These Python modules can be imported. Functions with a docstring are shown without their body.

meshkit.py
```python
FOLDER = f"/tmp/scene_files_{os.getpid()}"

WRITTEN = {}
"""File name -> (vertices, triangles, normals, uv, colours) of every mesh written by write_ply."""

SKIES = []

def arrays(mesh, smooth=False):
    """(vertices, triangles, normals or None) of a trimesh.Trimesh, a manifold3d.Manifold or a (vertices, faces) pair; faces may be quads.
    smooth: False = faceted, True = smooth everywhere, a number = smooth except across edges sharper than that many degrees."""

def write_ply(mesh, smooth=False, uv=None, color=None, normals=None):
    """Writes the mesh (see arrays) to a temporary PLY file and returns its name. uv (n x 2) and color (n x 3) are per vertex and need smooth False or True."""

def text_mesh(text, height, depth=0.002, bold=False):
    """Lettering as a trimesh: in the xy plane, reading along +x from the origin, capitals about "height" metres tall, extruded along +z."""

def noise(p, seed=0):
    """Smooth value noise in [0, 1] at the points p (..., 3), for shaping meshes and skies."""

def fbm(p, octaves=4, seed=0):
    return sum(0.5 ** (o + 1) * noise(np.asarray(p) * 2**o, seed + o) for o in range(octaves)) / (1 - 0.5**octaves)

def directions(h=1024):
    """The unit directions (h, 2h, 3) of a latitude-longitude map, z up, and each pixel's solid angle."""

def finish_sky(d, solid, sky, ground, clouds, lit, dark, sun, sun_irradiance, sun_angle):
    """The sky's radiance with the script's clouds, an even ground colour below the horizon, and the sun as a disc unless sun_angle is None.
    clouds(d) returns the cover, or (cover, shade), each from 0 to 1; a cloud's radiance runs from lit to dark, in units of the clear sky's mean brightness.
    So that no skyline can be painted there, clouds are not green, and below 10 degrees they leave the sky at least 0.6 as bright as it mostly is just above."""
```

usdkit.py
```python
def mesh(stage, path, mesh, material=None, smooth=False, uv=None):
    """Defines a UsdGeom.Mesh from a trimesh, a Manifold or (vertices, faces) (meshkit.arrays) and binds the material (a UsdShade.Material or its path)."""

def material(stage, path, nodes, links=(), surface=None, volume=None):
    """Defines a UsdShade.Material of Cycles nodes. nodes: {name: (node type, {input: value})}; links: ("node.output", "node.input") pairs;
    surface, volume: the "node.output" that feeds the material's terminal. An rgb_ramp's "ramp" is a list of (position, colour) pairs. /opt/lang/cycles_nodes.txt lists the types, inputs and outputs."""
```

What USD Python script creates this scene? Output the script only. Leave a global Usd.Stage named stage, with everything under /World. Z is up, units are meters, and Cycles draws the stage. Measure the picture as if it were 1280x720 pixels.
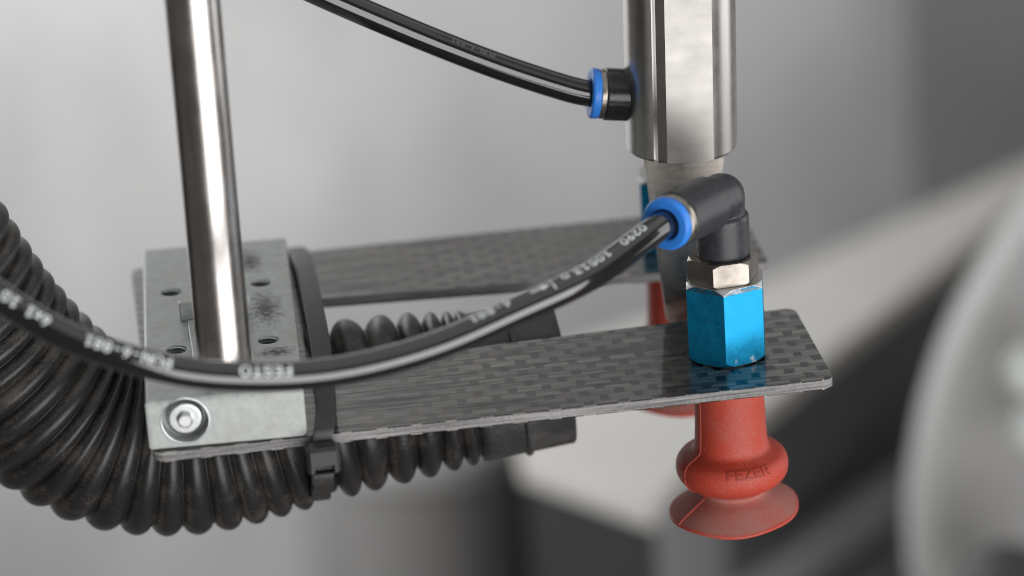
import math, random
import numpy as np, trimesh, manifold3d as m3
from scipy.interpolate import CubicSpline
from shapely.geometry import Polygon, box as sbox
from pxr import Usd, UsdGeom, UsdLux, UsdShade, Gf, Sdf, Vt
import usdkit, meshkit

stage = Usd.Stage.CreateInMemory()
UsdGeom.SetStageUpAxis(stage, UsdGeom.Tokens.z)
UsdGeom.SetStageMetersPerUnit(stage, 1.0)
UsdGeom.Xform.Define(stage, '/World')
MM = 0.001          # everything below is modelled in millimetres and written in metres

# ---------------------------------------------------------------- camera
cam = UsdGeom.Camera.Define(stage, '/World/camera')
CAM = np.array([-10.889, -728.660, 322.841])
RGT = np.array([0.98894248, -0.13615508, -0.05877556])
UPV = np.array([0.10485168, 0.36166914, 0.92639169])
FWD = np.array([0.10487563, 0.92231081, -0.37194606])
mat = Gf.Matrix4d(*RGT, 0, *UPV, 0, *(-FWD), 0, *(CAM * MM), 1)
cam.AddTransformOp().Set(mat)
cam.CreateHorizontalApertureAttr(24.0)
cam.CreateVerticalApertureAttr(13.5)
cam.CreateFocalLengthAttr(24.0 * 4671.44 / 1280)
cam.CreateClippingRangeAttr(Gf.Vec2f(0.05, 20))
cam.CreateFocusDistanceAttr(0.818)
cam.CreateFStopAttr(4.7)
cam.CreateExposureAttr(0.0)

# ---------------------------------------------------------------- light
def dome(strength, color):
    m = usdkit.material(stage, '/World/Looks/room_light', {'b': ('background_shader', {'color': color, 'strength': strength})}, surface='b.background')
    d = UsdLux.DomeLight.Define(stage, '/World/room_glow')
    UsdShade.MaterialBindingAPI.Apply(d.GetPrim()).Bind(m)

def rect(name, pos, target, w, h, intensity, color):
    l = UsdLux.RectLight.Define(stage, '/World/' + name)
    l.CreateWidthAttr(w); l.CreateHeightAttr(h); l.CreateIntensityAttr(intensity); l.CreateColorAttr(Gf.Vec3f(*color))
    p, t = np.array(pos, float), np.array(target, float)
    z = (p - t) / np.linalg.norm(p - t)
    x = np.cross([0, 0, 1.0], z)
    x = np.array([1.0, 0, 0]) if np.linalg.norm(x) < 1e-6 else x / np.linalg.norm(x)
    y = np.cross(z, x)
    l.AddTransformOp().Set(Gf.Matrix4d(*x, 0, *y, 0, *z, 0, *p, 1))

dome(0.10, (1.0, 0.94, 0.88))
rect('window_lamp', (0.56, -1.10, -0.12), (0.1, 0.05, -0.02), 1.45, 1.0, 4.1, (1.0, 0.99, 0.98))
rect('right_lamp', (1.30, 0.20, 0.10), (0.1, 0.05, 0.0), 0.7, 1.0, 2.0, (1.0, 0.99, 0.98))
rect('ceiling_lamp', (0.0, 0.0, 1.15), (0.0, 0.001, 0.0), 3.0, 2.4, 0.50, (0.97, 0.99, 1.0))
rect('side_lamp', (-0.48, 0.56, 0.20), (-0.27, 0.9, 0.03), 0.42, 0.42, 30.0, (0.97, 0.985, 1.0))

# ---------------------------------------------------------------- materials
def M(name, nodes, links=(), surface='p.BSDF'):
    return usdkit.material(stage, '/World/Looks/' + name, nodes, links, surface=surface)

def plain(name, color, rough, metallic=0.0, var=0.25, scale=900.0, bump=0.0, bscale=2500.0, **kw):
    """A principled surface whose colour and gloss wander a little with fine noise."""
    c = np.array(color)
    nodes = {'g': ('geometry', {}),
             'n': ('noise_texture', {'scale': scale, 'detail': 4.0, 'roughness': 0.6}),
             'r': ('rgb_ramp', {'ramp': [(0.3, tuple(c * (1 - var))), (0.7, tuple(np.minimum(c * (1 + var), 1)))]}),
             'mr': ('map_range', {'from_min': 0.3, 'from_max': 0.7, 'to_min': max(rough - .06, 0.02), 'to_max': rough + .06}),
             'p': ('principled_bsdf', {'metallic': metallic, **kw})}
    links = [('g.position', 'n.vector'), ('n.fac', 'r.fac'), ('r.color', 'p.base_color'), ('n.fac', 'mr.value'), ('mr.result', 'p.roughness')]
    if bump:
        nodes['n2'] = ('noise_texture', {'scale': bscale, 'detail': 3.0})
        nodes['b'] = ('bump', {'strength': 1.0, 'distance': bump})
        links += [('g.position', 'n2.vector'), ('n2.fac', 'b.height'), ('b.normal', 'p.normal')]
    return M(name, nodes, links)

def brushed(name, color, rough, stretch, amount=0.12, scratch=0.3e-4, blotch=0.1):
    """Metal with fine lines: the noise is stretched by stretch (x, y, z)."""
    c = np.array(color)
    nodes = {'g': ('geometry', {}), 'm': ('mapping', {'scale': stretch}),
             'n': ('noise_texture', {'scale': 1.0, 'detail': 3.0, 'roughness': 0.65}),
             'nb': ('noise_texture', {'scale': 130.0, 'detail': 5.0, 'roughness': 0.6}),
             'ns': ('noise_texture', {'scale': 1500.0, 'detail': 2.0}),
             'mixn': ('mix_float', {'fac': 0.35}),
             'r': ('rgb_ramp', {'ramp': [(0.3, tuple(c * (1 - amount))), (0.7, tuple(np.minimum(c * (1 + amount), 1)))]}),
             'mr': ('map_range', {'from_min': 0.3, 'from_max': 0.7, 'to_min': rough * (1 - blotch * 3), 'to_max': rough * (1 + blotch * 3)}),
             'b': ('bump', {'strength': 1.0, 'distance': scratch}),
             'p': ('principled_bsdf', {'metallic': 1.0})}
    links = [('g.position', 'm.vector'), ('m.vector', 'n.vector'), ('g.position', 'nb.vector'), ('g.position', 'ns.vector'), ('n.fac', 'mixn.a'), ('nb.fac', 'mixn.b'),
             ('mixn.result', 'r.fac'), ('r.color', 'p.base_color'), ('nb.fac', 'mr.value'), ('mr.result', 'p.roughness'), ('n.fac', 'b.height'), ('b.normal', 'p.normal')]
    return M(name, nodes, links)

def weave():
    """Plain carbon weave under clear resin: tows 3.75 mm along the arm and 3 mm across it."""
    def math_(t, **kw): return ('math', {'math_type': t, **kw})
    n = {'g': ('geometry', {}), 's': ('vector_math', {'math_type': 'multiply', 'vector2': (1000 / 3.75, 1000 / 3.0, 0)}),
         'wob': ('noise_texture', {'scale': 160.0, 'detail': 2.0}), 'wm': ('vector_math', {'math_type': 'scale', 'scale': 0.55}), 'wa': ('vector_math', {'math_type': 'add'}),
         'x': ('separate_xyz', {}),
         'fu': math_('fraction'), 'fv': math_('fraction'), 'iu': math_('floor'), 'iv': math_('floor'),
         'sum': math_('add'), 'par': math_('floored_modulo', value2=2.0),
         'du': math_('subtract', value2=0.5), 'au': math_('absolute'), 'dv': math_('subtract', value2=0.5), 'av': math_('absolute'),
         'ru': ('map_range', {'from_min': 0.24, 'from_max': 0.33, 'to_min': 1.0, 'to_max': 0.0, 'clamp': True}),
         'rv': ('map_range', {'from_min': 0.36, 'from_max': 0.49, 'to_min': 1.0, 'to_max': 0.0, 'clamp': True}),
         'm1': math_('multiply'), 'dark0': math_('multiply'), 'dark': math_('multiply'), 'px': ('separate_xyz', {}), 'sheen_fade': ('math', {'math_type': 'multiply_add', 'value2': 0.11}), 'sheen_rng': ('map_range', {'from_min': 0.100, 'from_max': 0.165, 'to_min': 0.14, 'to_max': 1.0, 'clamp': True}),
         'gap': ('map_range', {'from_min': 0.38, 'from_max': 0.5, 'to_min': 1.0, 'to_max': 0.72, 'clamp': True}),
         'fm': ('mapping', {'scale': (60.0, 4200.0, 60.0)}), 'fib': ('noise_texture', {'scale': 1.0, 'detail': 3.0, 'roughness': 0.7}),
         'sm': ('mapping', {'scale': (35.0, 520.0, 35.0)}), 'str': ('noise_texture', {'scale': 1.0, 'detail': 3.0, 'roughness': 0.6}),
         'fr': ('rgb_ramp', {'ramp': [(0.25, (0.085, 0.082, 0.077)), (0.75, (0.34, 0.325, 0.302))]}),
         'sr': ('map_range', {'from_min': 0.32, 'from_max': 0.68, 'to_min': 0.22, 'to_max': 1.5, 'clamp': True}),
         'mg': math_('multiply'), 'tow': ('mix_color', {'blend_type': 'multiply', 'fac': 1.0}),
         'col': ('mix_color', {'b': (0.004, 0.004, 0.0045)}),
         'dust': ('noise_texture', {'scale': 2600.0, 'detail': 1.0}), 'dr': ('map_range', {'from_min': 0.73, 'from_max': 0.80, 'to_min': 0.0, 'to_max': 0.35, 'clamp': True}),
         'cold': ('mix_color', {'b': (0.45, 0.44, 0.42)}),
         'cn': ('noise_texture', {'scale': 220.0, 'detail': 2.0}), 'cb': ('bump', {'strength': 1.0, 'distance': 0.00003}),
         'tg': ('mix_vector', {'a': (0, 1, 0), 'b': (1, 0, 0)}),
         'p': ('principled_bsdf', {'metallic': 1.0, 'roughness': 0.36, 'anisotropic': 0.85, 'coat_weight': 0.8, 'coat_ior': 1.45, 'coat_roughness': 0.035})}
    L = [('g.position', 'wob.vector'), ('wob.color', 'wm.vector1'), ('g.position', 's.vector1'), ('s.vector', 'wa.vector1'), ('wm.vector', 'wa.vector2'), ('wa.vector', 'x.vector'),
         ('x.x', 'fu.value1'), ('x.y', 'fv.value1'), ('x.x', 'iu.value1'), ('x.y', 'iv.value1'), ('iu.value', 'sum.value1'), ('iv.value', 'sum.value2'), ('sum.value', 'par.value1'),
         ('fu.value', 'du.value1'), ('du.value', 'au.value1'), ('fv.value', 'dv.value1'), ('dv.value', 'av.value1'),
         ('au.value', 'ru.value'), ('av.value', 'rv.value'), ('ru.result', 'm1.value1'), ('rv.result', 'm1.value2'), ('m1.value', 'dark0.value1'), ('par.value', 'dark0.value2'), ('dark0.value', 'dark.value1'), ('g.position', 'px.vector'), ('str.fac', 'sheen_fade.value1'), ('px.x', 'sheen_fade.value3'), ('sheen_fade.value', 'sheen_rng.value'), ('sheen_rng.result', 'dark.value2'),
         ('av.value', 'gap.value'), ('g.position', 'fm.vector'), ('fm.vector', 'fib.vector'), ('g.position', 'sm.vector'), ('sm.vector', 'str.vector'),
         ('fib.fac', 'fr.fac'), ('str.fac', 'sr.value'), ('gap.result', 'mg.value1'), ('sr.result', 'mg.value2'), ('fr.color', 'tow.a'), ('mg.value', 'tow.b'),
         ('dark.value', 'col.fac'), ('dark.value', 'tg.fac'), ('tg.result', 'p.tangent'), ('tow.result', 'col.a'), ('g.position', 'dust.vector'), ('dust.fac', 'dr.value'), ('dr.result', 'cold.fac'), ('col.result', 'cold.a'),
         ('cold.result', 'p.base_color'), ('g.position', 'cn.vector'), ('cn.fac', 'cb.height'), ('cb.normal', 'p.coat_normal')]
    return M('carbon_weave', n, L)

def dusty(name, base, dust, rough, attr_gain=1.0, speck=1900.0, lo=0.45, hi=0.62, bump=0.00004, specks=0.18):
    """Rubber with pale dust where the mesh's 'dust' attribute (worn places, grooves) and a speckle noise allow it."""
    n = {'g': ('geometry', {}), 'a': ('attribute', {'attribute': 'dust'}),
         'n': ('noise_texture', {'scale': speck, 'detail': 5.0, 'roughness': 0.75}), 'big': ('noise_texture', {'scale': 120.0, 'detail': 4.0}),
         'mn': ('mix_float', {'fac': 0.4}), 'ad': ('math', {'math_type': 'multiply_add', 'value2': attr_gain}),
         'mr': ('map_range', {'from_min': lo, 'from_max': hi, 'to_min': 0.0, 'to_max': 1.0, 'clamp': True}),
         'c1': ('mix_color', {'a': base, 'b': dust}), 'sp': ('noise_texture', {'scale': 4300.0, 'detail': 1.0}), 'sr': ('map_range', {'from_min': 0.66, 'from_max': 0.74, 'to_min': 0.0, 'to_max': specks, 'clamp': True}), 'c': ('mix_color', {'b': (.50, .43, .39)}), 'rr': ('map_range', {'to_min': rough, 'to_max': min(rough + .3, .95)}),
         'b': ('bump', {'strength': 1.0, 'distance': bump}), 'p': ('principled_bsdf', {})}
    L = [('g.position', 'n.vector'), ('g.position', 'big.vector'), ('n.fac', 'mn.a'), ('big.fac', 'mn.b'), ('a.fac', 'ad.value1'), ('mn.result', 'ad.value3'), ('ad.value', 'mr.value'),
         ('mr.result', 'c1.fac'), ('g.position', 'sp.vector'), ('sp.fac', 'sr.value'), ('sr.result', 'c.fac'), ('c1.result', 'c.a'), ('c.result', 'p.base_color'), ('mr.result', 'rr.value'), ('rr.result', 'p.roughness'), ('n.fac', 'b.height'), ('b.normal', 'p.normal')]
    return M(name, n, L)

def galvanised():
    """Zinc plated steel, with three grimy patches beside the rod that belong to the block itself."""
    def spot(k, x, y, z, rx, ry):
        return {f'v{k}': ('vector_math', {'math_type': 'subtract', 'vector2': (x * MM, y * MM, z * MM)}), f's{k}': ('vector_math', {'math_type': 'multiply', 'vector2': (1000 / rx, 1000 / ry, 150.0)}),
                f'l{k}': ('vector_math', {'math_type': 'length'}), f'e{k}': ('math', {'math_type': 'multiply_add', 'value2': 2.6}), f'm{k}': ('map_range', {'from_min': 1.45, 'from_max': 2.25, 'to_min': 0.96, 'to_max': 0.0, 'clamp': True})}, \
               [('g.position', f'v{k}.vector1'), (f'v{k}.vector', f's{k}.vector1'), (f's{k}.vector', f'l{k}.vector1'), ('nd.fac', f'e{k}.value1'), (f'l{k}.value', f'e{k}.value3'), (f'e{k}.value', f'm{k}.value')]
    n = {'g': ('geometry', {}), 'n': ('noise_texture', {'scale': 420.0, 'detail': 6.0, 'roughness': 0.7}), 'nd': ('noise_texture', {'scale': 700.0, 'detail': 5.0, 'roughness': 0.75}),
         'nl': ('noise_texture', {'scale': 170.0, 'detail': 5.0, 'roughness': 0.65}), 'lr': ('map_range', {'from_min': 0.46, 'from_max': 0.68, 'to_min': 0.0, 'to_max': 0.45, 'clamp': True}), 'warm': ('mix_color', {'b': (0.36, 0.345, 0.315)}),
         'r': ('rgb_ramp', {'ramp': [(0.3, (0.36, 0.385, 0.375)), (0.5, (0.45, 0.48, 0.465)), (0.72, (0.55, 0.58, 0.555))]}),
         'mr': ('map_range', {'from_min': 0.3, 'from_max': 0.7, 'to_min': 0.32, 'to_max': 0.52}),
         'mx': ('math', {'math_type': 'maximum'}), 'mx2': ('math', {'math_type': 'maximum'}), 'c': ('mix_color', {'b': (0.035, 0.034, 0.032)}),
         'b': ('bump', {'strength': 1.0, 'distance': 0.00004}), 'p': ('principled_bsdf', {'metallic': 0.2})}
    L = [('g.position', 'n.vector'), ('g.position', 'nd.vector'), ('n.fac', 'r.fac'), ('n.fac', 'mr.value'), ('mr.result', 'p.roughness'), ('nd.fac', 'b.height'), ('b.normal', 'p.normal'),
         ('m0.result', 'mx.value1'), ('m1.result', 'mx.value2'), ('mx.value', 'mx2.value1'), ('m2.result', 'mx2.value2'), ('mx2.value', 'c.fac'), ('g.position', 'nl.vector'), ('nl.fac', 'lr.value'), ('lr.result', 'warm.fac'), ('r.color', 'warm.a'), ('warm.result', 'c.a'), ('c.result', 'p.base_color')]
    for k, s in enumerate([(21.8, 47.5, 11.3, 4.4, 12.5), (20.2, 77.0, 11.3, 3.6, 8.5), (22.0, 21.5, 11.3, 4.6, 3.4)]):
        a, b = spot(k, *s); n |= a; L += b
    return M('zinc_plate', n, L)

def anodised(name, base, chips):
    n = {'g': ('geometry', {}), 'n': ('noise_texture', {'scale': 480.0, 'detail': 5.0, 'roughness': 0.7}), 'a': ('attribute', {'attribute': 'dust'}),
         'ad': ('math', {'math_type': 'add'}), 'mr': ('map_range', {'from_min': 0.70, 'from_max': 0.78, 'to_min': 0.0, 'to_max': 0.8, 'clamp': True}),
         'n2': ('noise_texture', {'scale': 330.0, 'detail': 6.0, 'roughness': .75}), 'rr': ('map_range', {'from_min': .3, 'from_max': .7, 'to_min': 0.26, 'to_max': 0.48}), 'bv': ('rgb_ramp', {'ramp': [(.3, tuple(np.array(base) * .82)), (.7, tuple(np.array(base) * 1.15))]}),
         'c': ('mix_color', {'b': chips}), 'b': ('bump', {'strength': 1.0, 'distance': 0.00001}), 'p': ('principled_bsdf', {'metallic': 0.75})}
    L = [('g.position', 'n.vector'), ('g.position', 'n2.vector'), ('n.fac', 'ad.value1'), ('a.fac', 'ad.value2'), ('ad.value', 'mr.value'), ('mr.result', 'c.fac'), ('n2.fac', 'bv.fac'), ('bv.color', 'c.a'), ('c.result', 'p.base_color'),
         ('n2.fac', 'rr.value'), ('rr.result', 'p.roughness'), ('n2.fac', 'b.height'), ('b.normal', 'p.normal')]
    return M(name, n, L)

def sheet(name, color, rough, metallic, var=0.08, scale=7.0):
    c = np.array(color)
    n = {'g': ('geometry', {}), 'm': ('mapping', {'scale': (1.0, 1.0, 0.45)}), 'n': ('noise_texture', {'scale': scale, 'detail': 4.0, 'roughness': 0.55}),
         'r': ('rgb_ramp', {'ramp': [(0.3, tuple(c * (1 - var))), (0.7, tuple(np.minimum(1, c * (1 + var))))]}), 'p': ('principled_bsdf', {'metallic': metallic, 'roughness': rough})}
    return M(name, n, [('g.position', 'm.vector'), ('m.vector', 'n.vector'), ('n.fac', 'r.fac'), ('r.color', 'p.base_color')])

K = dict(
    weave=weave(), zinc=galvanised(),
    edge=M('carbon_edge', {'g': ('geometry', {}), 'm': ('mapping', {'scale': (45., 45., 2200.)}), 'n': ('noise_texture', {'scale': 1.0, 'detail': 4.0, 'roughness': .7, 'distortion': .4}),
                           'n2': ('noise_texture', {'scale': 1300., 'detail': 3.}), 'mx': ('mix_float', {'fac': .18}),
                           'r': ('rgb_ramp', {'ramp': [(.34, (.06, .058, .058)), (.5, (.22, .215, .215)), (.66, (.42, .405, .405))]}), 'b': ('bump', {'strength': 1., 'distance': .0001}), 'p': ('principled_bsdf', {'roughness': .55})},
             [('g.position', 'm.vector'), ('m.vector', 'n.vector'), ('g.position', 'n2.vector'), ('n.fac', 'mx.a'), ('n2.fac', 'mx.b'), ('mx.result', 'r.fac'), ('r.color', 'p.base_color'), ('mx.result', 'b.height'), ('b.normal', 'p.normal')]),
    rod=brushed('polished_rod', (.52, .495, .48), .27, (1500., 1500., 9.), .26, .9e-5, .04),
    post=brushed('turned_steel', (.56, .545, .53), .27, (900., 900., 7.), .09, .8e-5, .03),
    flat=brushed('milled_flat', (.31, .298, .285), .40, (60., 60., 700.), .07, .5e-5, .05),
    blade=brushed('blade_steel', (.19, .176, .16), .36, (120., 120., 1500.), .30, 1.0e-5, .12),
    nickel=brushed('nickel', (.36, .328, .29), .40, (700., 700., 700.), .12, .5e-5, .15),
    bright=brushed('bright_zinc', (.50, .52, .53), .34, (900., 900., 900.), .10, .5e-5, .1),
    chamfer=brushed('bare_aluminium', (.62, .62, .62), .42, (900., 900., 900.), .12, .6e-5, .1),
    blue=anodised('blue_anodised', (.008, .30, .57), (.62, .72, .80)),
    ring=plain('blue_plastic', (.035, .24, .82), .38, 0., .06, 900.),
    black=plain('black_plastic', (.034, .036, .043), .40, 0., .25, 700., 6e-6, 4500.),
    blackgloss=plain('black_gloss_plastic', (.016, .016, .017), .22, 0., .2, 700.),
    tie=plain('tie_nylon', (.034, .033, .032), .42, 0., .25, 500., 6e-6, 3500.),
    tube=plain('tube_plastic', (.009, .008, .0095), .16, 0., .12, 300., coat_weight=1.0, coat_ior=1.75, coat_roughness=.05, specular_ior_level=.3),
    tubedark=plain('tube_plastic_dark', (.010, .0095, .0105), .14, 0., .12, 300., coat_weight=1.0, coat_ior=1.55, coat_roughness=.05, specular_ior_level=.4),
    print=plain('white_print', (.86, .93, .96), .5, 0., .12, 3000.),
    printdim=plain('grey_print', (.13, .125, .12), .5, 0., .2, 3000.),
    hose=dusty('hose_rubber', (.019, .0185, .019), (.088, .078, .066), .30, .24, 1700., .56, .72, .00009),
    cuff=dusty('cuff_rubber', (.030, .030, .031), (.13, .125, .118), .46, .30, 2400., .60, .85, .00005),
    red=dusty('red_rubber', (.47, .050, .026), (.38, .155, .13), .5, .30, 2600., .54, .82, .00009, .55),
    redtext=plain('red_letter_shade', (.34, .04, .024), .5, 0., .2, 1500.),  # darker than the cup: shadow of the raised letters put into the colour
    wall=sheet('wall_sheet', (.305, .301, .299), .5, .0, .30, 7.), wall2=sheet('door_sheet', (.15, .15, .15), .5, .0, .12, 6.),
    drum=sheet('drum_paint', (.125, .122, .119), .55, 0., .1, 20.), recess=sheet('recess_shade', (.055, .055, .057), .5, 0., .2, 12.), pale=sheet('pale_paint', (.34, .328, .308), .45, 0., .04, 20.), grey=sheet('grey_paint', (.20, .20, .205), .45, 0., .05, 20.),
    guard=sheet('guard_paint', (.25, .247, .242), .5, 0., .05, 20.), dark=sheet('dark_and_shade', (.017, .017, .018), .55, 0., .1, 20.), mid=sheet('mid_grey', (.13, .13, .133), .5, 0., .1, 20.),
)

# ---------------------------------------------------------------- helpers
def arr(mesh):
    if isinstance(mesh, m3.Manifold):
        mm = mesh.to_mesh(); return trimesh.Trimesh(np.array(mm.vert_properties[:, :3], float), np.array(mm.tri_verts), process=False)
    if isinstance(mesh, (tuple, list)):
        v, f = np.asarray(mesh[0], float), np.asarray(mesh[1], int)
        if f.shape[1] == 4: f = np.vstack([f[:, [0, 1, 2]], f[:, [0, 2, 3]]])
        return trimesh.Trimesh(v, f, process=False)
    return mesh.copy()

used = {}
def path_for(parent, name):
    base = (str(parent.GetPath()) if parent else '/World') + '/' + name
    k = used.get(base, -1) + 1; used[base] = k
    return base if k == 0 else f'{base}_{k:03d}'

def obj(name, mesh, material, parent=None, smooth=30, dust=None, label=None, cat=None, group=None, kind=None):
    t = arr(mesh); t.vertices = np.array(t.vertices) * MM
    if dust is not None: smooth = True
    m = usdkit.mesh(stage, path_for(parent, name), t, K[material], smooth)
    if dust is not None:
        UsdGeom.PrimvarsAPI(m).CreatePrimvar('dust', Sdf.ValueTypeNames.FloatArray, 'vertex').Set(Vt.FloatArray.FromNumpy(np.asarray(dust, np.float32)))
    return tag(m.GetPrim(), label, cat, group, kind)

def tag(o, label=None, cat=None, group=None, kind=None):
    for k, v in (('label', label), ('category', cat), ('group', group), ('kind', kind)):
        if v: o.SetCustomDataByKey(k, v)
    return o

def thing(name, label, cat, group=None):
    return tag(UsdGeom.Xform.Define(stage, path_for(None, name)).GetPrim(), label, cat, group)

def mani(t):
    t = arr(t); t.merge_vertices()
    return m3.Manifold(m3.Mesh(np.asarray(t.vertices, np.float32), np.asarray(t.faces, np.uint32)))

def frame(z):
    z = np.array(z, float) / np.linalg.norm(z)
    x = np.cross([0, 0, 1.0] if abs(z[2]) < .9 else [0, 1.0, 0], z); x /= np.linalg.norm(x)
    return x, np.cross(z, x), z

def place(mesh, origin, axis):
    """Turns a shape modelled along +z so that it stands on origin and points along axis."""
    t = arr(mesh); x, y, z = frame(axis)
    t.vertices = np.array(t.vertices) @ np.stack([x, y, z]) + np.asarray(origin, float)
    return t

def lathe(profile, n=96):
    return trimesh.creation.revolve(np.array(profile, float), sections=n)

def rounded(points, r, n=6):
    """A polyline profile with its inner corners rounded by r."""
    P = [np.array(p, float) for p in points]; out = [P[0]]
    for a, b, c in zip(P, P[1:], P[2:]):
        d1, d2 = np.linalg.norm(a - b), np.linalg.norm(c - b); q = min(r, d1 * .48, d2 * .48)
        s, e = b + (a - b) / d1 * q, b + (c - b) / d2 * q
        out += [s * (1 - t) ** 2 + 2 * b * t * (1 - t) + e * t ** 2 for t in np.linspace(0, 1, n)]
    return np.array(out + [P[-1]])

def sweep(path, radius, n=40, caps=True):
    """A round tube along a dense path; returns mesh, tangents, frames."""
    P = np.asarray(path, float); T = np.gradient(P, axis=0); T /= np.linalg.norm(T, axis=1)[:, None]
    Z = np.array([0, 0, 1.0]); N = Z - T * (T @ Z)[:, None]; N /= np.linalg.norm(N, axis=1)[:, None]
    S = np.cross(N, T)
    a = np.linspace(0, 2 * np.pi, n, endpoint=False); r = np.broadcast_to(radius, len(P))
    V = P[:, None] + r[:, None, None] * (np.cos(a)[None, :, None] * N[:, None] + np.sin(a)[None, :, None] * S[:, None])
    i, j = np.meshgrid(np.arange(len(P) - 1), np.arange(n), indexing='ij'); k = (j + 1) % n
    F = np.stack([i * n + j, i * n + k, (i + 1) * n + k, (i + 1) * n + j], -1).reshape(-1, 4)
    V = V.reshape(-1, 3); t = np.vstack([F[:, [0, 1, 2]], F[:, [0, 2, 3]]])
    if caps:
        c0, c1 = len(V), len(V) + 1; V = np.vstack([V, P[0], P[-1]]); q = np.arange(n); e = (len(P) - 1) * n
        t = np.vstack([t, np.stack([np.full(n, c0), (q + 1) % n, q], 1), np.stack([np.full(n, c1), e + q, e + (q + 1) % n], 1)])
    m = trimesh.Trimesh(V, t, process=False)
    if m.volume < 0: m.invert()
    return m, T, N, S

def spline(points, step=0.5):
    P = np.array(points, float); s = np.r_[0, np.cumsum(np.linalg.norm(np.diff(P, axis=0), axis=1))]
    c = CubicSpline(s, P); q = c(np.linspace(0, s[-1], 1500)); L = np.r_[0, np.cumsum(np.linalg.norm(np.diff(q, axis=0), axis=1))]
    n = int(L[-1] / step) + 1
    return np.stack([np.interp(np.linspace(0, L[-1], n), L, q[:, k]) for k in range(3)], 1), np.linspace(0, L[-1], n)

def prism(poly, z0, z1, bevel=0.0):
    """Extruded shapely polygon along z, with a bevel built from stacked inset layers (convex or not)."""
    if not bevel:
        t = trimesh.creation.extrude_polygon(poly, z1 - z0, engine='earcut'); t.apply_translation([0, 0, z0]); return t
    def layer(p, a, b): return mani(prism(p, a, b))
    body = layer(poly, z0 + bevel, z1 - bevel)
    for k in range(3):
        q = bevel * (1 - math.cos((k + 1) * math.pi / 6)); h = bevel * math.sin((k + 1) * math.pi / 6)
        body = body + layer(poly.buffer(-q, join_style=2), z0 + bevel - h, z1 - bevel + h)
    return body

def hull_box(lo, hi, c):
    """A box with chamfered edges."""
    lo, hi = np.array(lo, float), np.array(hi, float); pts = []
    for i, j, k in np.ndindex(2, 2, 2):
        p = np.where([i, j, k], hi, lo); s = np.where([i, j, k], -1, 1)
        for ax in range(3):
            q = p + s * c; q[ax] = p[ax]; pts.append(q)
    return m3.Manifold.hull_points(np.array(pts, np.float32))

def cyl(r, z0, z1, n=72, r1=None):
    return m3.Manifold.cylinder(z1 - z0, r, r if r1 is None else r1, n).translate((0, 0, z0))

def rotz(mesh, deg, about=(0, 0, 0)):
    t = arr(mesh); t.apply_transform(trimesh.transformations.rotation_matrix(math.radians(deg), [0, 0, 1], about)); return t

def letters_on_tube(text, height, P, s, T, N, S, r, s0, elev, spread=1.0, bold=True, lift=0.05):
    """Flat print bent round a swept tube; it reads towards growing s with its feet towards the upper side."""
    t = meshkit.text_mesh(text, height, 0.02, bold); v, f = trimesh.remesh.subdivide_to_size(np.array(t.vertices), np.array(t.faces), height / 5)
    at = s0 + v[:, 0] * spread; ang = math.radians(elev) + (height / 2 - v[:, 1]) / r
    I = lambda A: np.stack([np.interp(at, s, A[:, k]) for k in range(3)], 1)
    n = I(S) * np.cos(ang)[:, None] + I(N) * np.sin(ang)[:, None]
    return trimesh.Trimesh(I(P) + n * (r + lift + v[:, 2:3]), f, process=False), at.max()

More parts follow.
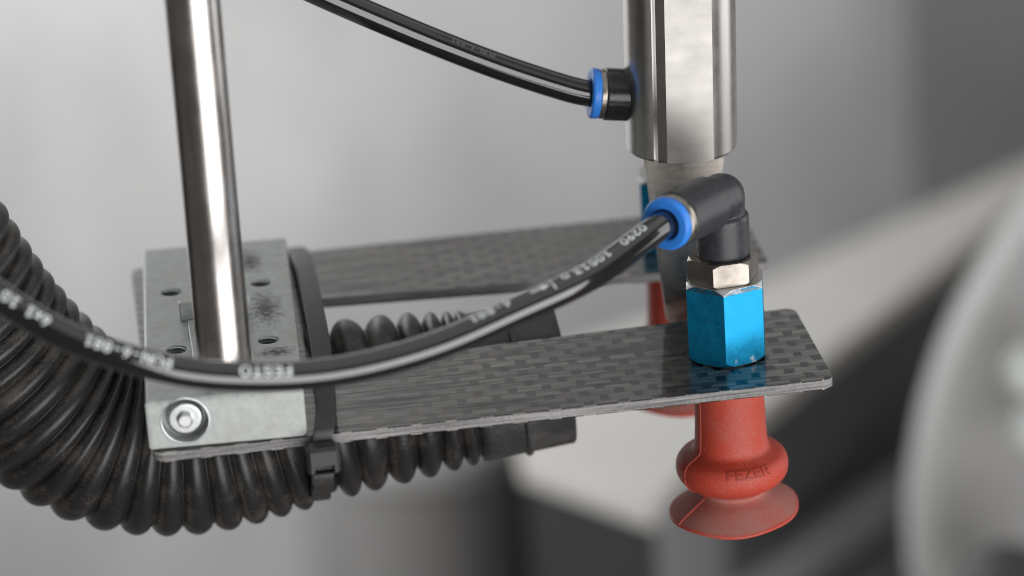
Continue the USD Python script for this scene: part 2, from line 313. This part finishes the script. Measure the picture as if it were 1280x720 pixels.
# ================================================================ setting
def slab(points, y0, y1):
    """Upright panel: outline in (x, z), from y0 to y1."""
    t = prism(Polygon(points), 0, y1 - y0); v = np.array(t.vertices)
    t.vertices = np.stack([v[:, 0], y0 + v[:, 2], v[:, 1]], 1); t.invert(); return t

obj('wall', slab([(-700, -1000), (364, -1000), (364, 420), (-700, 420)], 900, 915), 'wall', kind='structure', smooth=False)
obj('wall_001', slab([(364.5, -1000), (1300, -1000), (1300, 420), (364.5, 420)], 885, 915), 'wall2', kind='structure', smooth=False)


def plan(points, z0, z1, bevel=0.0):
    return prism(Polygon(points), z0, z1, bevel)

bed = thing('machine_bed', 'blurred pale machine bed running diagonally behind the red cup, dark below', 'machine bed')
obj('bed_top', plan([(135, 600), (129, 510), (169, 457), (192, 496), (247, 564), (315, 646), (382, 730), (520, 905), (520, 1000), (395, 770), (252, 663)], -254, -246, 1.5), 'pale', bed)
obj('side_panel', plan([(131, 512), (168.5, 463), (171, 466), (136, 513)], -620, -254.3), 'dark', bed)  # unlit face of the cabinet, its shade put into the colour
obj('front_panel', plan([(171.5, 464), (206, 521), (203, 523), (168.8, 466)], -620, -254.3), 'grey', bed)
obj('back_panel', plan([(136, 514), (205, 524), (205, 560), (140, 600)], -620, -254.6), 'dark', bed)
obj('recess_panel', plan([(206, 535), (300, 655), (420, 800), (415, 805), (296, 660), (206, 545)], -640, -254.6), 'recess', bed)  # dark colour stands in for the shade under the bed

rail = thing('lower_rail', 'blurred mid grey rail low behind the red cup, right of the dark cabinet', 'rail')
t = arr(hull_box((-20, -7, -9), (190, 7, 9), 2)); t.apply_transform(trimesh.transformations.euler_matrix(0, math.radians(-6), math.radians(35))); t.apply_translation((222, 548, -326)); obj('bar', t, 'grey', rail)
t = arr(hull_box((-20, -5, -4), (190, 5, 4), 1.5)); t.apply_transform(trimesh.transformations.euler_matrix(0, math.radians(-6), math.radians(35))); t.apply_translation((232, 540, -345)); obj('bar', t, 'mid', rail)
obj('base_plate', plan([(150, 560), (330, 500), (420, 700), (240, 760)], -378, -370, 1), 'mid', rail)

drum = thing('added_drum', 'added blurred grey cylindrical housing low behind the hose, left of the dark cabinet', 'filler')  # added shape: its curved side gives the dark gradient low in the background
dp = rounded([(0, -700), (52, -700), (52, -283), (46, -277), (0, -277)], 5)
d_ = lathe(dp, 96); d_.apply_translation((106, 640, 0)); obj('shell', d_, 'drum', drum)
d_ = lathe(rounded([(51, -292), (53, -291), (53, -287), (51, -286)], .8), 96); d_.apply_translation((106, 640, 0)); obj('rim', d_, 'drum', drum)

guard = thing('machine_guard', 'large blurred round grey guard at the right edge behind the gripper', 'guard')
disc = lathe(rounded([(0, -14), (181, -14), (190, -9), (190, 9), (181, 14), (0, 14)], 5), 160)
disc = place(disc, (453, 452, -276), (-0.10, -1.0, 0.12)); obj('guard_plate', disc, 'guard', guard)
for k, (x, z) in enumerate([(299, -195), (302, -217)]):
    b = place(cyl(6.2, 0, 8, 6) + cyl(8.2, -1, 2.2, 40), (x, 430, z), (-0.10, -1, 0.12)); obj('bolt', b, 'zinc', guard)

knob = thing('round_handle', 'blurred black knob at the bottom right corner in front of the guard', 'handle')
kp = rounded([(0, 0), (13, 0), (17, 6), (17, 15), (12, 22), (0, 24)], 4)
obj('grip', place(lathe(kp, 64), (286, 405, -268), (-.35, -.75, .5)), 'dark', knob)
obj('stem', place(cyl(6, -30, 1), (286, 405, -268), (-.35, -.75, .5)), 'black', knob)

# ================================================================ carbon fork
def fillet(p, r): return p.buffer(-r, quad_segs=8).buffer(2 * r, quad_segs=8).buffer(-r, quad_segs=8)
fork_poly = fillet(Polygon([(-6.8, 0), (140.8, 0), (140.8, 42.2), (33, 37.8), (33, 77.8), (140.8, 69.8), (140.8, 109.3), (-6.8, 109.3)]), 2.6)
fork = thing('carbon_fork', 'grey woven carbon fibre fork plate with two flat arms reaching right', 'carbon plate')
rng = np.random.default_rng(3)
obj('core', prism(fork_poly.buffer(-.05), -2.15, -.16, .12), 'edge', fork)
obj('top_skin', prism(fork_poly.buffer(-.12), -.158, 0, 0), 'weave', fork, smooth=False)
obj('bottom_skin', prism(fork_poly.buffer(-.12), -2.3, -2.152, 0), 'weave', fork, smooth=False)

# ================================================================ clamp block
CL = (11.4, 46.0, 0); CR = -2.3
def cl(t): return rotz(t, CR, CL)
x0, x1, y0, y1 = -5.6, 28.0, .6, 91.4
sect = fillet(sbox(x0, 0.05, x1, 11.3), .9)
blk = prism(sect, 0, y1 - y0, .8)
t = arr(blk); v = np.array(t.vertices); t.vertices = np.stack([v[:, 0], y1 - v[:, 2], v[:, 1]], 1); blk = mani(t)
holes = [(1.5, 63.2), (21.9, 63.2), (.9, 28.9), (20.9, 28.9)]
for hx, hy in holes:
    q = np.array(rotz(trimesh.Trimesh([[hx, hy, 0]], []), -CR, CL).vertices)[0]
    blk = blk - cyl(2.3, 1.5, 12).translate((q[0], q[1], 0)) - cyl(2.3, 11.1, 11.35, r1=2.55).translate((q[0], q[1], 0))
bolt_at = (2.5, .6, 6.3)
cb = place(cyl(4.85, -1, 3.4) + cyl(5.25, -.2, .3, r1=4.85), bolt_at, (0, 1, 0)); blk = blk - mani(cb)
clamp = thing('clamp_block', 'pale zinc plated steel clamp block with threaded holes, bolted across the fork base', 'clamp')
obj('body', cl(blk), 'zinc', clamp, smooth=25)
for hx, hy in holes:     # thread crests in each hole
    P = np.array([[hx + 2.18 * math.cos(a), hy + 2.18 * math.sin(a), 6.5 + a / (2 * math.pi) * .8] for a in np.linspace(0, 2 * math.pi * 5.4, 190)])
    obj('thread', sweep(P, .24, 6)[0], 'bright', clamp)
hd = lathe(rounded([(0, 3.3), (3.9, 3.3), (3.9, 1.35), (3.4, .9), (0, .9)], .3, 4), 64)
screw = obj('screw', cl(place(hd, bolt_at, (0, 1, 0))), 'bright', clamp)
obj('hex_stud', cl(place((cyl(1.8, -.4, 1.2, 6) ^ m3.Manifold.hull(cyl(1.25, -.4, 1.2, 48) + cyl(1.85, .1, 1.2, 48))).rotate((0, 0, 15)), bolt_at, (0, 1, 0))), 'chamfer', screw, smooth=False)
obj('counterbore_rim', cl(place(lathe(rounded([(4.86, .34), (4.86, .02), (5.05, -.06), (5.3, -.03), (5.3, .03), (4.86, .34)], .05, 3), 96), bolt_at, (0, 1, 0))), 'bright', clamp)
obj('stop_tab', hull_box((2.6, 44.3, 11.25), (18.3, 46.6, 15.9), .25), 'zinc', clamp, smooth=False)
obj('foot_plate', hull_box((4.1, 9.0, 11.25), (17.3, 43.5, 12.0), .2), 'zinc', clamp, smooth=False)

# ================================================================ support rod
rod = lathe(rounded([(0, 11.9), (5.85, 11.9), (5.85, 150), (0, 150)], .4), 96)
sh = trimesh.transformations.identity_matrix(); sh[0, 2] = .004
rod.apply_transform(sh); rod.apply_translation((10.6, 15.2, 0))
tag(obj('support_rod', rod, 'rod', smooth=30), 'polished steel rod standing on the zinc clamp block', 'rod')

# ================================================================ post with blade
post = thing('steel_post', 'thick turned steel post with a milled flat and a blade below it', 'post')
def tilt(t):
    t = arr(t); t.apply_transform(trimesh.transformations.rotation_matrix(math.radians(1.4), [0, 1, 0], (118, 52, 35.5))); return t
body = cyl(12.5, 38.6, 120, 160) + cyl(12.1, 38.0, 38.6, 160, r1=12.5)
body = body - m3.Manifold.cube((40, 10, 110)).translate((99.85 - 118 - 0, -11.35 - 10, 30))
groove = m3.Manifold.cube((.8, 3, 110)).translate((-7.9, -10.75, 30)); body = body - groove
obj('shaft', tilt(body.translate((118.1, 52, 0))), 'post', post, smooth=20)
fl = hull_box((112.85, 40.59, 38.12), (123.4, 40.72, 119), .03)
obj('flat_face', tilt(fl), 'flat', post, smooth=False)
bp = fillet(Polygon([(109.4, 35.7), (112.8, -4), (121.5, -4), (127.0, 35.7)]), 1.0).union(Polygon([(107.6, 38.3), (128.6, 38.3), (127.5, 37.2), (127.2, 33), (126.6, 31), (109.9, 31), (109.6, 33), (109.3, 37.2)]))
bl = prism(bp, 0, 2.4, .3); t = arr(bl); v = np.array(t.vertices); t.vertices = np.stack([v[:, 0], 52.2 - v[:, 2], v[:, 1]], 1)
obj('blade', t, 'blade', post, smooth=25)

# ================================================================ hex fittings
def hex_fitting(x, y, rot, label):
    g = thing('hex_fitting', label, 'hex fitting', 'blue hex fittings on the carbon arms')
    R = 9.55
    h = cyl(R, .35, 18.3, 6).rotate((0, 0, rot))
    cone = m3.Manifold.hull(cyl(R * .905, .3, 18.3, 120) + cyl(R * 1.02, 1.6, 17.0, 120))
    h = (h ^ cone) - cyl(6.2, 17.0, 19, 64)
    h = h.refine_to_length(.7)
    t = arr(h); t.apply_translation((x, y, 0)); t = trimesh.graph.smooth_shade(t, angle=math.radians(25), facet_minarea=None)
    d = np.clip((3.4 - t.vertices[:, 2]) / 3.6, 0, 1) * .24 * (t.vertices[:, 0] > x - 1.6)
    m = obj('body', t, 'blue', g, dust=d)
    top = m3.Manifold.hull(cyl(R * .90, 18.305, 18.40, 120)) - cyl(6.1, 17, 19, 64)
    rim = (cyl(R * 1.0, 17.2, 18.36, 6).rotate((0, 0, rot)) ^ m3.Manifold.hull(cyl(R * .905 + .03, 18.0, 18.36, 120) + cyl(R * 1.02 + .03, 17.05, 17.06, 120))) - cyl(6.1, 16, 19, 64)
    obj('bare_rim', rim.translate((x, y, 0)), 'chamfer', g, smooth=20)
    obj('washer', cyl(8.0, .02, .5, 72).translate((x, y, 0)), 'black', g)
    return g
HX, HY = 121.1, 20.2
BX, BY = 122.2, 88.6
hex_fitting(HX, HY, 258, 'blue hexagonal fitting with pale chips on the near arm, under the black elbow')
hex_fitting(BX, BY, 262, 'blue hexagonal fitting half hidden behind the blade, on the far arm')

# ================================================================ suction cups
cup_profile = [(0, -2.6), (6.6, -2.6), (7.7, -3.4), (7.7, -9), (7.85, -16), (8.15, -21.6), (8.7, -22.5), (11.6, -23.9), (12.45, -25.3), (12.6, -27.0), (12.25, -28.8), (10.9, -30.3), (8.9, -31.4), (7.6, -32.4), (7.4, -33.0), (8.2, -33.7),
               (10.2, -34.7), (12.6, -36.1), (14.5, -37.3), (14.65, -37.7), (14.3, -37.95), (12.0, -36.9), (9.5, -35.5), (6.5, -34.5), (5.5, -33.2), (0, -33.2)]
def suction_cup(x, y, label):
    g = thing('suction_cup', label, 'suction cup', 'red suction cups under the carbon arms')
    pr = rounded(cup_profile, .9, 5)
    seg = [pr[0]]
    for a, b in zip(pr, pr[1:]):
        n = max(1, int(np.linalg.norm(b - a) / .5)); seg += [a + (b - a) * k / n for k in range(1, n + 1)]
    seg = np.array(seg); t = lathe(seg, 160); v = np.array(t.vertices)
    rr, an = np.hypot(v[:, 0], v[:, 1]), np.arctan2(v[:, 1], v[:, 0])
    wob = meshkit.fbm(np.stack([v[:, 0] * .35, v[:, 1] * .35, v[:, 2] * .35], 1), 3, 5) - .5
    low = np.clip((-34 - v[:, 2]) / 4, 0, 1)
    v[:, 2] += low * (.30 * np.sin(an * 2 + .6) + .18 * np.sin(an * 5 + 1) + .7 * np.cos(an) + .5 * np.sin(an)) + .0 * wob
    v[:, 0] *= 1 + .012 * wob; v[:, 1] *= 1 + .012 * wob
    up = np.clip((np.minimum(-30.5 - v[:, 2], v[:, 2] + 38.6)) / 2.0, 0, 1)
    dust = .95 * np.clip((-30.3 - v[:, 2]) / 1.5, 0, 1) * np.clip((14.5 - rr) / .5, 0, 1) + .25 * np.clip(wob + .1, 0, .4) + .16 * np.clip((13 - np.abs(v[:, 2] + 10)) / 6, 0, 1)
    t.vertices = v; t.apply_translation((x, y, 0))
    b = obj('bellows', t, 'red', g, dust=dust)
    # mould seam down the left front
    a0 = math.radians(203); pp = seg[(seg[:, 0] > 7.5) & (seg[:, 1] < -3.3)]; k = int(np.argmax(pp[:, 0])) + 1; pp = pp[:k]
    P = np.stack([x + (pp[:, 0] + .0) * math.cos(a0), y + (pp[:, 0] + .0) * math.sin(a0), pp[:, 1]], 1)
    obj('mould_seam', sweep(spline(P, .4)[0], .2, 8)[0], 'red', b, dust=None)
    obj('collar', cyl(6.3, -3.2, -2.32, 64).translate((x, y, 0)), 'black', g)
    return g, seg
cup, seg = suction_cup(HX, HY, 'red rubber bellows suction cup with raised letters, under the near arm')
def letters_on_lathe(text, height, seg, x, y, zmid, a_start, spread):
    t = meshkit.text_mesh(text, height, .32, True); v, f = trimesh.remesh.subdivide_to_size(np.array(t.vertices), np.array(t.faces), .35)
    s = seg[(seg[:, 1] < -20) & (seg[:, 1] > -30)]; L = np.r_[0, np.cumsum(np.linalg.norm(np.diff(s, axis=0), axis=1))]
    l0 = np.interp(-zmid, -s[:, 1], L); l = l0 - (v[:, 1] - height / 2)
    r, z = np.interp(l, L, s[:, 0]), np.interp(l, L, s[:, 1])
    dr, dz = np.interp(l + .2, L, s[:, 0]) - np.interp(l - .2, L, s[:, 0]), np.interp(l + .2, L, s[:, 1]) - np.interp(l - .2, L, s[:, 1]); q = np.hypot(dr, dz)
    a = math.radians(a_start) + v[:, 0] * spread / 11.6; h = v[:, 2] - .12
    r, z = r - dz / q * h, z + dr / q * h
    return trimesh.Trimesh(np.stack([x + r * np.cos(a), y + r * np.sin(a), z], 1), f, process=False)
obj('raised_letters', letters_on_lathe('FEZER', 2.15, seg, HX, HY, -24.4, 253, 1.12), 'redtext', cup, smooth=False)
suction_cup(BX, BY, 'red suction cup mostly hidden behind the near arm, under the far arm')

# ================================================================ elbow push-in fitting
EC = np.array([HX + .3, HY, 37.0]); RC = np.array([105.9, 4.0, 38.1])
ED = RC - EC; EL = np.linalg.norm(ED); ED /= EL
elbow = thing('elbow_fitting', 'black elbow push-in fitting with blue ring and nickel nut on the blue hex', 'pipe fitting')
def along(m, d0=0): return mani(place(m, EC, ED))
def ball(r, at): return m3.Manifold.sphere(r, 64).translate(tuple(at))
low = cyl(5.85, 23.6, 32.6, 96).translate((HX, HY, 0)) + m3.Manifold.hull(cyl(5.85, 32.5, 32.6, 96).translate((HX, HY, 0)) + cyl(5.45, 33.0, 33.2, 96).translate((HX, HY, 0)))
corner = m3.Manifold.hull(ball(5.1, EC + ED * .4 + np.array([0, 0, .1])) + cyl(5.05, 33.0, 34.0, 96).translate((HX, HY, 0)))
arm = along(cyl(5.2, 0, 8, 96))
bod = low + corner + arm
bod = bod.refine_to_length(.8); t = arr(bod); trimesh.smoothing.filter_taubin(t, iterations=3)
obj('body', t, 'black', elbow, smooth=40)
slv = lathe(rounded([(3.3, 5.6), (5.8, 5.6), (6.05, 5.9), (6.05, 18.3), (5.7, 18.6), (3.3, 18.6)], .3), 96)
obj('sleeve', place(slv, EC, ED), 'black', elbow)
obj('collar', place(lathe(rounded([(3.3, 18.55), (5.6, 18.55), (5.8, 18.8), (5.8, 20.0), (5.5, 20.3), (3.3, 20.3)], .2), 96), EC, ED), 'nickel', elbow)
obj('release_ring', place(lathe(rounded([(3.25, 20.2), (5.3, 20.25), (5.75, 20.7), (5.75, 22.2), (5.3, 22.6), (3.7, 22.6), (3.25, 22.2), (3.25, 20.2)], .35), 96), EC, ED), 'ring', elbow)
nut = cyl(8.0, 18.45, 23.6, 6).rotate((0, 0, 244.7)) ^ m3.Manifold.hull(cyl(7.25, 18.0, 23.6, 96) + cyl(8.1, 19.1, 22.9, 96))
obj('nut', nut.translate((HX - .3, HY, 0)), 'nickel', elbow, smooth=20)

# ================================================================ front air tube
front = [tuple(EC + ED * 16.0), tuple(EC + ED * 20), tuple(RC + ED * 1.0), (97.6, -3.5, 36.8), (88.0, -10.6, 34.4), (69.6, -18.2, 30.8), (55.6, -22.2, 27.7), (41.8, -25.0, 25.9), (28.5, -27.0, 25.6), (15.4, -28.0, 26.8), (2.6, -28.0, 29.2), (-9.9, -27.0, 33.4), (-22.2, -24.0, 38.7), (-31.2, -21.0, 44.5), (-40.0, -17.0, 51.8), (-50, -12, 62)]
P, s = spline(front, .5); tm, T, N, S = sweep(P, 3.05, 48)
tube = thing('air_tube', 'glossy black air tube with white print sagging across the front of the gripper', 'air tube')
obj('pipe', tm, 'tube', tube, smooth=40)
def s_at(x): return float(np.interp(-x, -P[:, 0], s))
for text, x, h, el, sp in [('0290', 100.8, 1.65, 77, 1.35), ('10513', 92.2, 1.65, 77, 1.4), ('o', 82.8, 2.0, 77, 1.2), ('|', 79.2, 1.9, 76, 1.0), ('6-881', 69.8, 1.75, 75, 1.25),
                           ('FESTO', 22.6, 2.2, 46, 1.12), ('PUN-6-881', -1.6, 2.2, 47, 1.0), ('6x1  10', -25.0, 2.2, 48, 1.03)]:
    m, e = letters_on_tube(text, h, P, s, T, N, S, 3.05, s_at(x), el, sp)
    obj('print', m, 'print', tube, smooth=False)
# arrow mark of the print: a dot with a tail
aw = Polygon([(0, -.16), (2.2, -.16), (2.2, .16), (0, .16)]).union(Polygon([(-1.0, 0), (0.2, .62), (0.2, -.62)]))
am = trimesh.creation.extrude_polygon(aw.buffer(.12), .02, engine='earcut'); v, f = trimesh.remesh.subdivide_to_size(np.array(am.vertices), np.array(am.faces), .3)
at = s_at(76.8) + v[:, 0] * 1.3; ang = math.radians(76) - v[:, 1] / 3.05
I = lambda A: np.stack([np.interp(at, s, A[:, k]) for k in range(3)], 1)
obj('print', trimesh.Trimesh(I(P) + (I(S) * np.cos(ang)[:, None] + I(N) * np.sin(ang)[:, None]) * (3.1 + v[:, 2:3]), f, process=False), 'print', tube, smooth=False)

# ================================================================ straight fitting and upper tube
SC, SD = np.array([108.0, 54.0, 50.4]), np.array([-1.0, 0.0, .15]); SD /= np.linalg.norm(SD)
sf = thing('straight_fitting', 'black straight push-in fitting with blue ring on the side of the post', 'pipe fitting')
obj('body', place(lathe(rounded([(0, 0), (5.9, 0), (5.9, 6.4), (5.6, 6.7), (3.3, 6.7)], .3), 96), SC, SD), 'blackgloss', sf)
obj('collar', place(lathe(rounded([(3.3, 6.6), (5.5, 6.6), (5.6, 6.9), (5.5, 7.9), (3.3, 7.9)], .2), 96), SC, SD), 'nickel', sf)
obj('release_ring', place(lathe(rounded([(3.25, 7.8), (5.4, 7.8), (5.65, 8.2), (5.65, 9.5), (5.2, 9.9), (3.25, 9.8), (3.25, 7.8)], .35), 96), SC, SD), 'ring', sf)
upper = [tuple(SC + SD * 6), tuple(SC + SD * 10), (90.5, 54, 54.7), (81.2, 54.0, 58.9), (67.3, 54.0, 65.9), (53.6, 54.0, 73.4), (40.0, 54.0, 81.2), (26.7, 54.0, 89.3), (10, 54, 100)]
P2, s2 = spline(upper, .6); tm2, T2, N2, S2 = sweep(P2, 3.0, 48)
ut = thing('air_tube', 'glossy black air tube curving up to the top edge from the post', 'air tube')
obj('pipe', tm2, 'tubedark', ut, smooth=40)
m, e = letters_on_tube('PUN-6-881', 1.2, P2, s2, T2, N2, S2, 3.0, float(np.interp(-76.5, -P2[:, 0], s2)), 52, 1.1)
obj('print', m, 'printdim', ut, smooth=False)

# ================================================================ corrugated hose
hp = [(69.3, 52, -14.7), (58, 52, -15.6), (41, 52, -16.6), (19.2, 52, -20.0), (4, 52, -21.8), (-7.3, 52, -20.8), (-17, 52, -17.6), (-25.4, 52, -11.6), (-32.6, 51.5, -3.2), (-39.5, 51, 6.8), (-45.3, 50, 17.5), (-51.0, 49, 30), (-56.5, 48, 44), (-62, 47, 62)]
PH, sH = spline(hp, .25)
def sx(x): return float(np.interp(-x, -PH[:, 0], sH))
crest = [sx(67.6), sx(64.6), sx(60.6), sx(55.2), sx(49.0), sx(41.3), sx(35.0), sx(29.3), sx(23.7)]
while crest[-1] < sH[-1] + 5: crest.append(crest[-1] + 5.4 + .15 * math.sin(len(crest) * 1.7))
crest = np.array([-2.5] + crest)
ph = np.interp(sH, crest, np.arange(len(crest)))
amp = np.interp(sH, [0, 8, 20, 34, 50, 120], [1.6, 3.4, 3.9, 3.1, 2.7, 2.7])
Rm = np.interp(sH, [0, 6, 16, 30, 60, 200], [17.2, 18.0, 19.2, 20.0, 20.6, 20.8])
c = np.abs(np.cos(np.pi * ph)) ** .62
rad = Rm - amp * (1 - c) - 2.2 * np.exp(-((sH - sx(29.3)) / 2.6) ** 2)
ht, TH, NH, SH = sweep(PH, rad, 128)
v = np.array(ht.vertices); nz = meshkit.fbm(v * .25, 4, 9) - .5
crest_d = np.r_[np.repeat(1 - c, 128), [0, 0]]
ph_d = np.r_[np.repeat(np.clip(np.sin(2 * np.pi * ph), 0, 1) ** .7, 128), [0, 0]]
dust = (.16 + .42 * ph_d) * np.clip((crest_d - .04) / .25, 0, 1) + 1.2 * nz
hose = thing('corrugated_hose', 'thick black corrugated vacuum hose strapped under the carbon fork', 'hose')
obj('bellows', ht, 'hose', hose, dust=dust)
cuff_axis = np.array([1.0, 0, .085])
cu = lathe(rounded([(13.0, -.5), (16.9, -.5), (17.0, .4), (16.9, 9.2), (17.05, 9.3), (17.7, 9.7), (17.7, 10.6), (17.0, 11.1), (16.9, 11.3), (16.7, 20.6), (16.2, 21.0), (13.0, 21.0), (13.0, -.5)], .3, 4), 128)
cu = place(cu, (67.4, 52, -15.4), cuff_axis); v = np.array(cu.vertices); nz = meshkit.fbm(v * .3, 4, 2) - .5
obj('cuff', cu, 'cuff', hose, smooth=True, dust=.35 + .8 * nz)

# ================================================================ cable tie
def strap(yz, xs, w, th):
    Q = np.array(yz, float); q, s_ = spline(np.stack([np.interp(np.arange(len(Q)), np.linspace(0, len(Q) - 1, len(xs)), xs), Q[:, 0], Q[:, 1]], 1), .8)
    Tq = np.gradient(q, axis=0); Tq[:, 0] = 0; Tq /= np.linalg.norm(Tq, axis=1)[:, None]
    Nq = np.stack([np.zeros(len(q)), -Tq[:, 2], Tq[:, 1]], 1); X = np.array([1.0, 0, 0]); c = .18
    sec = [(-w / 2, -th / 2), (w / 2, -th / 2), (w / 2, th / 2 - c), (w / 2 - c * 2, th / 2), (-w / 2 + c * 2, th / 2), (-w / 2, th / 2 - c)]
    V = np.stack([q + X * a + Nq * b for a, b in sec], 1); n = len(sec); i, j = np.meshgrid(np.arange(len(q) - 1), np.arange(n), indexing='ij'); k = (j + 1) % n
    F = np.stack([i * n + j, i * n + k, (i + 1) * n + k, (i + 1) * n + j], -1).reshape(-1, 4); t = np.vstack([F[:, [0, 1, 2]], F[:, [0, 2, 3]]])
    e = (len(q) - 1) * n; t = np.vstack([t, [[0, b, a] for a, b in zip(range(1, n - 1), range(2, n))], [[e, e + a, e + b] for a, b in zip(range(1, n - 1), range(2, n))]])
    m = trimesh.Trimesh(V.reshape(-1, 3), t, process=False); m.fix_normals(); return m
tie = thing('cable_tie', 'black nylon cable tie binding the hose to the fork beside the clamp block', 'cable tie')
loop = [(-1.4, -3.5), (-1.2, 0), (-.6, 1.9), (3, 3.6), (14, 5.6), (30, 7.2), (50, 8.0), (70, 7.4), (88, 5.6), (100, 3.4), (108, 1.2), (110.4, -.4), (110.2, -3), (104, -8), (88, -18), (72, -29), (62, -34.5), (52, -37), (43, -34.5), (30, -25), (14, -13), (2, -6.5), (-1.0, -5)]
obj('strap', strap(loop, [28.9, 29.6, 31.0, 32.4, 33.0, 33.2, 32.4, 31.5, 31, 31, 30.5, 30, 29.5, 29], 4.4, 1.25), 'tie', tie, smooth=30)
hb = hull_box((25.4, -6.6, -6.6), (32.4, -1.9, -.4), .7) - m3.Manifold.cube((3.9, 2.6, 3.6)).translate((27.0, -5.2, -7.6)) - m3.Manifold.cube((4.3, 3.0, 1.7)).translate((26.8, -7.0, -6.0))
obj('head', hb, 'tie', tie, smooth=30)
obj('tail', strap([(-3.6, -5.6), (-4.0, -7), (-3.8, -9), (-2.8, -10.8), (-1.0, -11.6)], [28.8, 28.6, 28.0], 4.2, 1.2), 'tie', tie, smooth=30)
